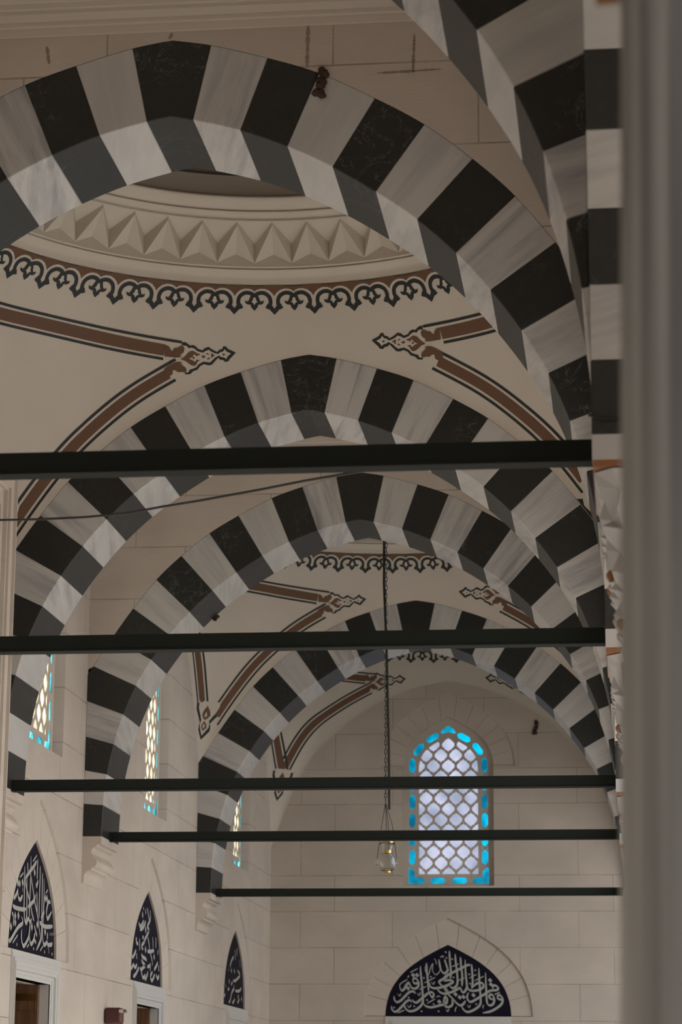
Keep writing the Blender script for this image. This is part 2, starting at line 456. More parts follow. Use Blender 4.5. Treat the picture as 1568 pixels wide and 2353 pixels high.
mb = MB(); mb.box(XW+.02, 45, 2.6, 9.4, ZF-.2, ZT+1.2); mb.box(XW+.02, 45, 9.4, 10.7, 7.2, ZT+1.2); tag(mb.build('wall_light_block', M['stone_x']), kind='structure')  # unseen mass and slab, added to keep courtyard light off the near bays
mb = MB(); mb.box(XW+.02, 45, YE, YE+7, ZF-.2, ZT+1.2); mb.box(XW+.02, 45, 35.3, YE, 7.2, ZT+1.2); tag(mb.build('wall_far_light_block', M['stone_x']), kind='structure')  # unseen far block with overhead slab, put in to shade the last bays
# ---- floor, courtyard, roof, narrow bays
mb = MB(); mb.box(XL-3, XW+.6, -5.4, YE+.4, ZF-.2, ZF); tag(mb.build('floor', M['floor']), kind='structure')
mb = MB(); mb.box(XW+.6, 70, -40, 90, ZF-.4, ZF-.2); tag(mb.build('floor_courtyard', M['court']), kind='structure')
mb = MB(); mb.box(XL-.4, XW, -5.4, YE+.4, ZT, ZT+1.2); tag(mb.build('roof', M['stone_plain']), kind='structure')
def sweep_rect(x0, x1, y0, y1, prof):
    mb = MB(); vs = []
    for p, z in prof: vs += [(x0+p,y0+p,z),(x1-p,y0+p,z),(x1-p,y1-p,z),(x0+p,y1-p,z)]
    fs = [(j*4+k, j*4+(k+1)%4, (j+1)*4+(k+1)%4, (j+1)*4+k) for j in range(len(prof)-1) for k in range(4)]
    return mb.add(vs, fs)
CORN = [(-.02,7.13),(.03,7.13),(.04,7.178),(.07,7.182),(.075,7.21),(.11,7.25),(.115,7.275),(.14,7.28),(.15,7.31),(.19,7.345),(.195,7.37),(.22,7.375),(.23,7.42),(.24,7.60)]
for n_, (a, b) in enumerate([(D[0]+T2, D[1]-T2), (D[2]+T2, D[3]-T2)]):
    mb = MB(); mb.box(XL, XR, a, b, 7.6, 7.8); o = tag(mb.build('ceiling', M['plaster']), kind='structure')
    sweep_rect(XL, XR, a, b, CORN).build('cornice', M['stone_plain'], fix=False)['kind'] = 'structure'
mb = MB(); mb.box(XL, XR, -5, D[0]-T2, 7.6, 7.8); tag(mb.build('ceiling', M['plaster']), kind='structure')

# ---- domed bays
R0, Z0 = 2.838, 7.669
NB = 48
class Bay:
    def __init__(s, y0, y1, back=None):
        s.x0, s.x1, s.y0, s.y1 = XL, XR, y0, y1
        s.cx = (XL+XR)/2; s.cy = (y0+y1)/2; s.hx = (XR-XL)/2; s.hy = (y1-y0)/2; s.back = back or EXT; s.table()
    def fb(s, x, n):
        return s.back(x+3.10) if (n > 0 and s.back is not EXT) else EXT(x-XA)
    def edge(s, phi):
        c, n = math.cos(phi), math.sin(phi)
        tx = s.hx/max(abs(c),1e-9); ty = s.hy/max(abs(n),1e-9)
        if ty <= tx: return ty, s.fb(s.cx+ty*c, n)
        rt = abs(tx*n/s.hy); uc = abs((s.x1 if c > 0 else s.x0)-XA)
        zc = s.fb(s.x1 if c > 0 else s.x0, n)
        return tx, EXT(rt*3.0)+(zc-EXT(3.0))*rt**6
    def table(s):
        N_ = 1440; ex = [s.edge(2*PI*i/N_) for i in range(N_)]; k = 34
        wt = [1-abs(j)/(k+1) for j in range(-k, k+1)]; sw = sum(wt)
        s.sm = []
        for i in range(N_):
            c, n = abs(math.cos(2*PI*i/N_)), abs(math.sin(2*PI*i/N_))
            rs = ((c/s.hx)**9+(n/s.hy)**9)**(-1/9)
            s.sm.append((rs, sum(w_*ex[(i+j) % N_][1] for w_, j in zip(wt, range(-k, k+1)))/sw))
    def P(s, phi, w, eps=0):
        c, n = math.cos(phi), math.sin(phi); rb, zb = s.edge(phi)
        q = (phi/(2*PI) % 1)*1440; i = int(q); f = q-i; A_, B_ = s.sm[i % 1440], s.sm[(i+1) % 1440]
        rs, zs = A_[0]+(B_[0]-A_[0])*f, A_[1]+(B_[1]-A_[1])*f
        w3 = w*w*w; rb = rs+(rb-rs)*w3; zb = zs+(zb-zs)*w3
        r = R0+(rb-R0)*w; k = min(1, (rb-R0)/1.49); al = .5+.5*(1-k)
        g = al*w+(1-al)*(1-math.sqrt(max(0, 1-w*w)))
        return Vector((s.cx+r*c-eps*c, s.cy+r*n-eps*n, Z0-(Z0-zb)*g-eps*.6))
    def Pz(s, phi, z, eps=0):
        lo, hi = 0, 1
        for _ in range(15):
            m_ = (lo+hi)/2
            if s.P(phi, m_).z > z: lo = m_
            else: hi = m_
        return s.P(phi, lo, eps)
    def face(s, f, sg, a, z, eps):
        """point on the curved surface over face f (0 right, 1 back, 2 left, 3 front), at lateral distance a from its middle"""
        if f % 2 == 0: a = a*s.hy/2.97
        base = f*PI/2; lim = (s.hy if f % 2 == 0 else s.hx)
        oth = (s.hx if f % 2 == 0 else s.hy)
        psi = math.asin(min(.9, a/(3.15+.8*max(0, a-1.6))))
        for _ in range(6):
            q = s.Pz(base+sg*psi, z); r = math.hypot(q.x-s.cx, q.y-s.cy)
            psi = .35*psi+.65*math.asin(min(.97, a/r))
        return s.Pz(base+sg*psi, z, eps)
from mathutils.geometry import tessellate_polygon
def tess(poly):
    return tessellate_polygon([[Vector((a, b, 0)) for a, b in poly]])
def subdiv(poly, L):
    out = []
    for i, p in enumerate(poly):
        q = poly[(i+1) % len(poly)]; n = max(1, int(math.dist(p, q)/L))
        out += [(p[0]+(q[0]-p[0])*j/n, p[1]+(q[1]-p[1])*j/n) for j in range(n)]
    return out
def smooth_line(pts, n=4):
    out = []
    for i in range(len(pts)-1):
        p0, p1, p2, p3 = pts[max(i-1,0)], pts[i], pts[i+1], pts[min(i+2,len(pts)-1)]
        for j in range(n):
            t = j/n
            out.append(tuple(.5*(2*p1[c]+(p2[c]-p0[c])*t+(2*p0[c]-5*p1[c]+4*p2[c]-p3[c])*t*t+(3*p1[c]-p0[c]-3*p2[c]+p3[c])*t**3) for c in (0,1)))
    return out + [tuple(pts[-1])]
def ribbon(pts, w, wf=None):
    """left and right edges of a line of width w"""
    L = []; Rr = []
    for i, p in enumerate(pts):
        a = pts[max(i-1,0)]; b = pts[min(i+1,len(pts)-1)]
        dx, dy = b[0]-a[0], b[1]-a[1]; l = math.hypot(dx, dy) or 1
        h = w/2*(wf(i/(len(pts)-1), math.atan2(dy, dx)) if wf else 1)
        L.append((p[0]-dy/l*h, p[1]+dx/l*h)); Rr.append((p[0]+dy/l*h, p[1]-dx/l*h))
    return L, Rr
def add_strip(mb, L, Rr, mp, mi=0):
    vs = [mp(*p) for p in L] + [mp(*p) for p in Rr]; n = len(L)
    mb.add(vs, [(i, i+1, n+i+1, n+i) for i in range(n-1)], mi)
def add_poly(mb, poly, mp, mi=0):
    mb.add([mp(*p) for p in poly], tess(poly), mi)
def cut(poly, ax, v, keep):
    out = []
    for i, p in enumerate(poly):
        q = poly[(i+1) % len(poly)]; a = (p[ax]-v)*keep >= 0; b = (q[ax]-v)*keep >= 0
        if a: out.append(p)
        if a != b:
            t = (v-p[ax])/(q[ax]-p[ax]); out.append((p[0]+(q[0]-p[0])*t, p[1]+(q[1]-p[1])*t))
    return out
def add_poly_fine(mb, poly, mp, mi=0, g=.05, g0=0.0):
    tris = [[poly[i] for i in t] for t in tess(poly)]
    for t in tris:
        x0 = min(p[0] for p in t); x1 = max(p[0] for p in t); y0 = min(p[1] for p in t); y1 = max(p[1] for p in t)
        i = math.floor((x0-g0)/g)
        while g0+i*g < x1:
            c1 = cut(cut(t, 0, g0+i*g, 1), 0, g0+(i+1)*g, -1); i += 1
            if len(c1) < 3: continue
            j = math.floor(y0/g)
            while j*g < y1:
                c2 = cut(cut(c1, 1, j*g, 1), 1, (j+1)*g, -1); j += 1
                if len(c2) > 2: mb.add([mp(*p) for p in c2], [tuple(range(len(c2)))], mi)
MED={'black':[(1.087,7.159),(1.055,7.162),(1.028,7.146),(1.015,7.134),(0.982,7.139),(0.959,7.13),(0.938,7.107),(0.899,7.097),(0.871,7.12),(0.838,7.129),(0.811,7.109),(0.76,7.087),(0.74,7.106),(0.711,7.113),(0.7,7.139),(0.674,7.137),(0.654,7.114),(0.583,7.085),(0.62,7.049),(0.645,7.027),(0.658,7.007),(0.689,7.0),(0.707,7.016),(0.74,7.021),(0.754,7.037),(0.794,6.998),(0.819,6.973),(0.852,6.968),(0.89,6.978),(0.928,6.96),(0.958,6.926),(0.997,6.913),(1.026,6.886),(1.073,6.882),(1.085,6.989),(1.084,7.075)],'cream':[(1.089,7.134),(1.043,7.131),(1.029,7.112),(0.997,7.118),(0.97,7.108),(0.948,7.089),(0.897,7.077),(0.873,7.092),(0.839,7.105),(0.817,7.089),(0.78,7.075),(0.747,7.071),(0.732,7.087),(0.708,7.091),(0.688,7.113),(0.67,7.092),(0.63,7.077),(0.665,7.051),(0.678,7.028),(0.696,7.041),(0.729,7.047),(0.745,7.058),(0.782,7.04),(0.812,7.013),(0.837,6.994),(0.865,6.997),(0.898,7.0),(0.946,6.974),(0.966,6.95),(1.005,6.933),(1.028,6.928),(1.044,6.903),(1.072,6.898),(1.093,6.945),(1.096,7.032)],'brown1':[(1.107,7.011),(1.063,7.046),(1.028,7.08),(0.994,7.092),(0.972,7.085),(0.958,7.074),(0.917,7.062),(0.951,7.049),(0.967,7.045),(0.969,7.058),(0.983,7.06),(0.993,7.04),(1.03,7.021),(1.0,7.012),(0.982,6.997),(0.968,7.0),(0.962,7.015),(0.93,7.014),(0.954,6.994),(0.96,6.98),(0.975,6.962),(0.998,6.961),(1.021,6.969),(1.066,7.0)],'brown2':[(0.87,7.069),(0.851,7.078),(0.835,7.058)],'brown3':[(0.82,7.078),(0.783,7.059),(0.82,7.032)],'brown4':[(0.916,7.041),(0.896,7.058),(0.871,7.045),(0.889,7.03)],'brown5':[(0.868,7.023),(0.836,7.041),(0.837,7.021)],'end1':[(1.251,7.129),(1.215,7.121),(1.198,7.1),(1.193,7.079),(1.176,7.084),(1.161,7.106),(1.128,7.11),(1.099,7.128),(1.076,7.131),(1.066,7.106),(1.075,7.076),(1.109,7.051),(1.108,7.03),(1.157,7.026),(1.259,7.031)],'end2':[(1.267,6.925),(1.208,6.962),(1.16,6.984),(1.109,6.99),(1.106,6.966),(1.069,6.946),(1.059,6.924),(1.068,6.898),(1.1,6.903),(1.147,6.9),(1.16,6.914),(1.188,6.916),(1.195,6.878),(1.215,6.867),(1.273,6.838)],'dot1':[(0.986,7.04),(0.975,7.031),(0.988,7.021),(0.999,7.03)],'dot2':[(0.713,7.076),(0.685,7.068),(0.705,7.056)]}
# frieze unit, in steps of 530 to a period, y downwards from the black line
FR_R = smooth_line([(-80,318),(-60,280),(-50,215),(-72,150),(-140,106),(-215,112),(-265,150),(-305,190),(-322,235)], 4)
FR_TIP = [(-66,288),(-40,262),(0,318),(40,262),(66,288),(58,335),(0,400),(-58,335)]
FR_FOOT = [(-40,240),(-88,250),(-118,304),(-80,325),(-45,318)]
FR_MED = [(0,112),(55,150),(66,205),(92,222),(128,208),(118,245),(85,262),(52,262),(40,300),(0,345),(-40,300),(-52,262),(-85,262),(-118,245),(-128,208),(-92,222),(-66,205),(-55,150)]
FR_HOLE = [(0,160),(16,168),(24,205),(42,225),(18,236),(0,268),(-18,236),(-42,225),(-24,205),(-16,168)]
FR_BR = [(-265,0),(0,0),(265,0),(265,84),(235,62),(190,48),(130,48),(70,70),(25,110),(0,150),(-25,110),(-70,70),(-130,48),(-190,48),(-235,62),(-265,84)]
def dome_bay(k, y0, y1, back, label):
    B = Bay(y0, y1, back)
    root = empty('ceiling' if k == 0 else 'ceiling', (B.cx, B.cy, Z0), kind='structure')
    # pendentives
    vs = []; fs = []; phis = []
    ca = [math.atan2(B.hy, B.hx), PI-math.atan2(B.hy, B.hx), PI+math.atan2(B.hy, B.hx), 2*PI-math.atan2(B.hy, B.hx)]
    for q in range(4):
        a = ca[q]; b = ca[(q+1) % 4] + (2*PI if q == 3 else 0)
        phis += [a+(b-a)*j/44 for j in range(44)]
    NW = 20; n = len(phis)
    for ph in phis:
        for j in range(NW+1):
            w = math.sin(PI/2*j/NW); vs.append(B.P(ph, w))
    for i in range(n):
        for j in range(NW):
            a = i*(NW+1)+j; b = ((i+1) % n)*(NW+1)+j; fs.append((a, a+1, b+1, b))
    MB().add(vs, fs).build('pendentives', M['plaster'], root, smooth=True, fix=False)
    # ring mouldings, folded triangle belt, shallow dome
    prof = [(2.838,7.669),(2.828,7.690),(2.822,7.722),(2.80,7.745),(2.765,7.765),(2.742,7.782),(2.735,7.790),(2.752,7.797),(2.748,7.803),(2.728,7.806),(2.72,7.812)]
    MB().lathe(prof, 144, (B.cx,B.cy), cap=False).build('ring_moulding', M['plaster'], root, smooth=True, fix=False)
    prof2 = [(2.52,8.19),(2.505,8.20),(2.515,8.215),(2.47,8.235),(2.43,8.25),(2.425,8.262),(2.44,8.27),(2.40,8.285),(2.35,8.325),(2.315,8.345),(2.31,8.365),(2.33,8.375)]
    MB().lathe(prof2, 144, (B.cx,B.cy), cap=False).build('ring_moulding', M['plaster'], root, smooth=True, fix=False)
    mb = MB()
    def bp(az, t, off=0):
        r = 2.72+(2.52-2.72)*t+off; return (B.cx+r*math.cos(az), B.cy+r*math.sin(az), 7.812+(8.19-7.812)*t)
    st = 2*PI/NB; vs = []; fs = []
    for i in range(NB):
        a = i*st; h = a+st/2
        # 0 base,1 base mid,2 A tip,3 C,4 B peak,5 E,6 top,7 top mid
        vs += [bp(a,0), bp(h,0), bp(a,.09,.022), bp(h,.33,.070), bp(h,.92,-.012), bp(a,.60,.125), bp(a,1), bp(h,1)]
    for i in range(NB):
        b = i*8; c = ((i+1) % NB)*8
        fs += [(b,b+1,b+3,b+2),(b+1,c,c+2,b+3),(b+2,b+3,b+4),(b+3,c+2,b+4),(b+2,b+4,b+5),(c+2,c+5,b+4),(b+5,b+4,b+7,b+6),(c+5,c+6,b+7,b+4)]
    mb.add(vs, fs).build('triangle_belt', M['plaster'], root, fix=False)
    vs = [(2.33*math.cos(t*PI/2), 8.375+1.05*math.sin(t*PI/2)) for t in [j/16 for j in range(17)]]
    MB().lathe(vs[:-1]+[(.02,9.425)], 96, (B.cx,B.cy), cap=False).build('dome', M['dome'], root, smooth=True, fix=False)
    # painted ring inside the dome
    mb = MB()
    def dz(z): return 2.33*math.sqrt(max(0, 1-((z-8.375)/1.05)**2))
    def dring(z0, z1, mi, e):
        mb.lathe([(dz(z0+(z1-z0)*j/4)-e, z0+(z1-z0)*j/4) for j in range(5)], 96, (B.cx,B.cy), mi, cap=False)
    dring(8.56, 8.585, 0, .004); dring(8.585, 8.72, 1, .004); dring(8.72, 8.745, 0, .004)
    for i in range(36):
        az = i*2*PI/36; cz = 8.65
        pts = [(math.cos(q)*.055, math.sin(q)*.045) for q in [j*PI/5 for j in range(10)]]
        mb.add([(B.cx+(dz(cz+v)-.009)*math.cos(az+u/2.2), B.cy+(dz(cz+v)-.009)*math.sin(az+u/2.2), cz+v) for u, v in pts], [tuple(range(10))], 0)
    mb.build('painted_band', [M['line'], M['brown']], root, fix=False)
    # hanging frieze below the ring
    mb = MB(); step = 2*PI/NB; kz = .000635
    def line(r_, v0, v1, mi, e):
        nn = 192; a = [B.Pz(2*PI*i/nn, Z0-v0*kz, e) for i in range(nn)] + [B.Pz(2*PI*i/nn, Z0-v1*kz, e) for i in range(nn)]
        mb.add(a, [(i, (i+1) % nn, nn+(i+1) % nn, nn+i) for i in range(nn)], mi)
    line(0, 2, 12, 0, .006)
    for i in range(NB):
        f0 = (i+.5)*step
        def mp(e): return lambda x, y: B.Pz(f0+x/530*step, Z0-max(3, y)*kz, e)
        add_poly(mb, subdiv(FR_BR, 90), mp(.003), 1)
        L, Rr = ribbon(FR_R, 50)
        add_strip(mb, L, Rr, mp(.004), 0); add_strip(mb, [(-x,y) for x,y in L], [(-x,y) for x,y in Rr], mp(.0045), 0)
        for P_ in (FR_TIP, FR_FOOT, [(-x,y) for x,y in FR_FOOT], [(x+265,y) for x,y in FR_MED]): add_poly(mb, P_, mp(.005), 0)
        add_poly(mb, [(x+265,y) for x,y in FR_HOLE], mp(.008), 2)
    mb.build('painted_frieze', [M['line'], M['brown'], M['plaster']], root, fix=False)
    # framed triangles on the four pendentives
    for q in range(4):                       # corner between face q and face q+1
        mb = MB()
        fc = (q+1) % 4
        sides = [(q, 1), (fc, -1)]           # on face q the corner lies on its positive side
        for f, sg in sides:
            fl = lambda a, z, e: B.face(f, sg, a, z, e)
            du = {(1,1):.112,(1,-1):-.112,(3,1):-.112,(3,-1):.112}.get((f, sg), 0)
            ms = .15 if du < 0 else (.0 if du > 0 else .06)
            far = B.back is not EXT and f == 1
            if far: du, ms = .0, .09
            zs_ = .09 if far else (.075 if du < 0 else 0)
            crv = lambda a: (B.back if far else EXT)(a+du)+(.02 if far else 0)
            aa = [1.12+ms+(2.80-1.12-ms)*j/60 for j in range(61)]
            zz = [crv(a)+.268+(.20*max(0, a-1.25)**1.4 if far else 0) for a in aa]
            for _ in range(90 if far else 14): zz = [zz[0]]+[(zz[i-1]+2*zz[i]+zz[i+1])/4 for i in range(1, 60)]+[zz[-1]]
            cl = list(zip(aa, zz))
            def off(d0, d1, i0, i1, mi, e, cl=cl, fl=fl):
                c2 = cl[i0:i1]
                L, _ = ribbon(c2, -2*d0); R2, _ = ribbon(c2, -2*d1)
                add_strip(mb, L, R2, lambda a, z: fl(a, z, e), mi)
            off(-.087, -.064, 0, 59, 0, .004); off(.064, .087, 3, 60, 0, .004); off(-.043, .043, 4, 58, 1, .004)
            for key, mi, e in (('black',0,.003),('cream',2,.005),('brown1',1,.007),('brown2',1,.007),('brown3',1,.007),('brown4',1,.007),('brown5',1,.007),('end1',1,.007),('end2',1,.007),('dot1',0,.009),('dot2',0,.009)):
                add_poly_fine(mb, [(a+ms, z+zs_) for a, z in MED[key]], lambda a, z, e=e, fl=fl: fl(a, z, e), mi, .06)
        # band along the ring, from tip to tip round the corner
        
        def m_of(f, sg):
            if f == 1 and B.back is not EXT: return .09
            return {(1,-1):.15,(3,1):.15,(1,1):0,(3,-1):0}.get((f, sg), .06)
        a0 = q*PI/2+math.asin((1.255+m_of(q, 1))/3.19); a1 = (q+1)*PI/2-math.asin((1.255+m_of(fc, -1))/3.19); nn = 60
        def tb(z0, z1, mi, e, ex=0):
            A_ = []; B_ = []
            for j in range(nn+1):
                t = j/nn; ph = a0-ex+(a1-a0+2*ex)*t; zc = 7.084+.075*math.sin(PI*t)+.07*((1-t)**2*(m_of(q, 1) > .08)+t*t*(m_of(fc, -1) > .08))
                A_.append(B.Pz(ph, zc+z0, e)); B_.append(B.Pz(ph, zc+z1, e))
            mb.add(A_+B_, [(j, j+1, nn+2+j, nn+1+j) for j in range(nn)], mi)
        tb(.065, .087, 0, .005, .05); tb(-.087, -.065, 0, .005, 0); tb(-.048, .048, 1, .005)
        # lower medallion in the corner
        fcn = ca[q]
        def cm(e): return lambda s_, z: B.Pz(fcn+s_*1.12/4.15, 5.10+(z-5.10)*1.12, e)
        blk = [(0,5.10),(.055,5.17),(.085,5.21),(.088,5.26),(.075,5.30),(.12,5.36),(.165,5.41),(.20,5.45),(.21,5.53),(-.21,5.53),(-.20,5.45),(-.165,5.41),(-.12,5.36),(-.075,5.30),(-.088,5.26),(-.085,5.21),(-.055,5.17)]
        crm = [(x*.78, 5.152+(z-5.10)*.92+(.02 if z > 5.5 else 0)) for x, z in blk]
        def add_polyc(mb, p_, m__, mi): add_poly_fine(mb, p_, m__, mi, .05)
        add_polyc(mb, blk, cm(.003), 0); add_polyc(mb, crm, cm(.005), 2)
        add_polyc(mb, [(0,5.52),(.05,5.45),(.062,5.40),(.03,5.36),(0,5.345),(-.03,5.36),(-.062,5.40),(-.05,5.45)], cm(.007), 1)
        add_polyc(mb, [(0,5.45),(.02,5.40),(0,5.375),(-.02,5.40)], cm(.009), 2)
        add_polyc(mb, [(0,5.335),(.035,5.29),(.04,5.25),(0,5.21),(-.04,5.25),(-.035,5.29)], cm(.007), 1)
        add_polyc(mb, [(0,5.31),(.018,5.27),(0,5.235),(-.018,5.27)], cm(.009), 2)
        mb.build('painted_triangle', [M['line'], M['brown'], M['plaster']], root, fix=False)
    return root
dome_bay(0, D[1]+T2, D[2]-T2, None, '')
dome_bay(1, D[3]+T2, D[4]-T2, None, '')
dome_bay(2, D[4]+T2, YE, ENDC, '')

# ------------------------------------------------------------------ iron tie beams
BL = ['nearest and thickest dark iron tie beam crossing the picture below the second arch crown',
      'second nearest dark iron tie beam, its right end against a copper banded capital',
      'dark iron tie beam crossing the upper half of the turquoise window, in front of the lamp chain',
      'dark iron tie beam crossing the turquoise window just above the hanging glass lamp',
      'farthest and thinnest dark iron tie beam, just below the turquoise window sill']
for k, d in enumerate(D):
    p = empty('tie_beam', ((XL+XR)/2, d, BEAM), BL[k], 'beam')
    mb = MB(); h = .0475; mb.box(-5.876, XR+.01, d-h, d+h, BEAM-h, BEAM+h)
    mb.box(-5.876, XR+.008, d-h-.008, d+h+.008, BEAM-h-.012, BEAM-h-.002)
    mb.build('bar', M['beam'], p)

# ------------------------------------------------------------------ corbels on the left wall
CP = [(.213,2.955),(.213,2.872),(.165,2.868),(.163,2.848),(.152,2.842),(.120,2.828),(.105,2.80),(.104,2.772),(.118,2.752),(.150,2.715),(.166,2.690),(.170,2.665),(.160,2.636),(.140,2.618),(.112,2.608),(.110,2.590),(.098,2.585),(.062,2.570),(.036,2.545),(.026,2.50),(.024,2.455),(.012,2.444),(.0,2.440)]
CL = ['carved stone corbel at the far left edge, beside the tall moulded portal', 'carved stone corbel between the first and second lettered panels', 'small carved stone corbel nearest the far corner']
for k, d in ((0,D[2]),(1,D[3]),(2,D[4])):
    n = len(CP); vs = []
    for y in (d-T2, d+T2):
        vs += [(XL+p, y, z) for p, z in CP] + [(XL-.01, y, CP[-1][1]), (XL-.01, y, CP[0][1])]
    m_ = n+2; fs = [(i, i+1, m_+i+1, m_+i) for i in range(m_-1)] + [tuple(range(m_)), tuple(range(m_, 2*m_))[::-1]]
    if k < 3:
        p = empty('stone_corbel', (XL, d, 2.955), CL[k], 'corbel')
        # carved body plus the plain block on top
        mb = MB().add(vs, fs); mb.build('carved_body', M['stone_plain'], p)
    else:
        tag(MB().add(vs, fs).build('stone_corbel', M['stone_plain']), 'carved stone corbel on the left wall under a nearer arch', 'corbel', 'corbels under the two nearest arches')

# ------------------------------------------------------------------ marble columns of the arcade
CAPL = ['blurred grey marble column filling the right edge in the foreground', 'marble column with carved capital and copper band under the nearest iron beam']
def capital(cy):
    cx = XR+T2; mb = MB(); n = 32
    tiers = [(2.80,0,.0),(2.74,.06,.035),(2.62,.10,.075),(2.56,.13,.03),(2.48,.26,.07),(2.36,.33,.03),(2.30,.38,.06),(2.20,.48,.09),(2.12,.62,.03),(2.06,.70,.05),(1.98,.9,.02),(1.92,1,0)]
    rings = []
    for j, (z, t, am) in enumerate(tiers):
        rg = []
        for k in range(n):
            a = 2*PI*(k+.5)/n; c, s_ = math.cos(a), math.sin(a)
            sq = T2*.985/max(abs(c), abs(s_)); sq = min(sq, .64)
            r = sq*(1-t)+.325*t
            zz = z
            if am: 
                r -= am*((k+j) % 2); zz -= .03*((k+j) % 2)
            rg.append((cx+r*c, cy+r*s_, zz))
        rings.append(rg)
    vs = [p for r in rings for p in r]; fs = []
    for j in range(len(rings)-1):
        for k in range(n):
            a, b, c, d_ = j*n+k, j*n+(k+1) % n, (j+1)*n+(k+1) % n, (j+1)*n+k
            if (k+j) % 2: fs += [(a, b, c), (a, c, d_)]
            else: fs += [(a, b, d_), (b, c, d_)]
    fs += [tuple(range(n)), tuple((len(rings)-1)*n+k for k in range(n))[::-1]]
    return mb.add(vs, fs)
def column(cy, label, group=None):
    cx = XR+T2; p = empty('marble_column', (cx, cy, ZF), label, 'column', group)
    mb = MB(); prof = [(.381-.0198*(z+1.6), z) for z in [ZF+.25+.2*j for j in range(17)]]
    mb.lathe([(.37, ZF+.25)] + prof[1:] + [(.318, 1.94)], 64, (cx,cy)).build('shaft', M['shaft'], p, smooth=True)
    b = MB(); b.box(cx-.46, cx+.46, cy-.46, cy+.46, ZF, ZF+.12); b.lathe([(.45,ZF+.12),(.46,ZF+.17),(.42,ZF+.20),(.41,ZF+.23),(.385,ZF+.26)], 48, (cx,cy)); b.build('base', M['capital'], p)
    capital(cy).build('capital', M['capital'], p)
    c = MB(); h = T2; c.box(cx-h+.002, cx+h, cy-h+.002, cy+h, 2.806, 2.838); c.build('copper_band', M['copper'], p)
    i = MB(); i.box(cx-h, cx+h, cy-h, cy+h, 2.838, 2.955); i.build('impost', M['white'], p)
    g = MB(); g.lathe([(.335,1.93),(.35,1.95),(.35,1.98),(.335,2.0)], 48, (cx,cy))
    for q in range(16):                       # hanging drops of the collar
        a = 2*PI*(q+.5)/16; r = .352
        t = Vector((-math.sin(a), math.cos(a), 0)); o_ = Vector((cx+r*math.cos(a), cy+r*math.sin(a), 0)); nn = Vector((math.cos(a), math.sin(a), 0))
        pl = [(-.042,1.99),(.042,1.99),(.030,1.965),(.0,1.905),(-.030,1.965)]
        v = [o_+t*x+Vector((0,0,z))-nn*.03 for x, z in pl] + [o_+t*x*.8+Vector((0,0,z))+nn*.01 for x, z in pl]
        g.add(v, [(0,1,2,3,4),(9,8,7,6,5)] + [(k, (k+1) % 5, 5+(k+1) % 5, 5+k) for k in range(5)])
    g.build('copper_collar', M['copper'], p)
    # copper studs on the capital
    s_ = MB()
    for zz, rr in ((2.37,.43),(2.15,.385)):
        for q in range(8):
            a = 2*PI*(q+.5)/8; x, y = cx+rr*math.cos(a), cy+rr*math.sin(a)
            s_.lathe([(.008,zz-.028),(.02,zz-.01),(.022,zz+.01),(.008,zz+.025)], 8, (x,y))
    s_.build('copper_stud', M['copper'], p)
column(DB, CAPL[0]); column(D[0], CAPL[1])
column(D[1], 'second marble column, its copper banded capital under the second iron beam')
for d in (D[2], D[3], D[4]): column(d, 'marble column of the arcade hidden behind the nearer columns', 'far arcade columns')
column(-.6, 'marble column of the arcade beside the viewer', 'arcade column beside the viewer')

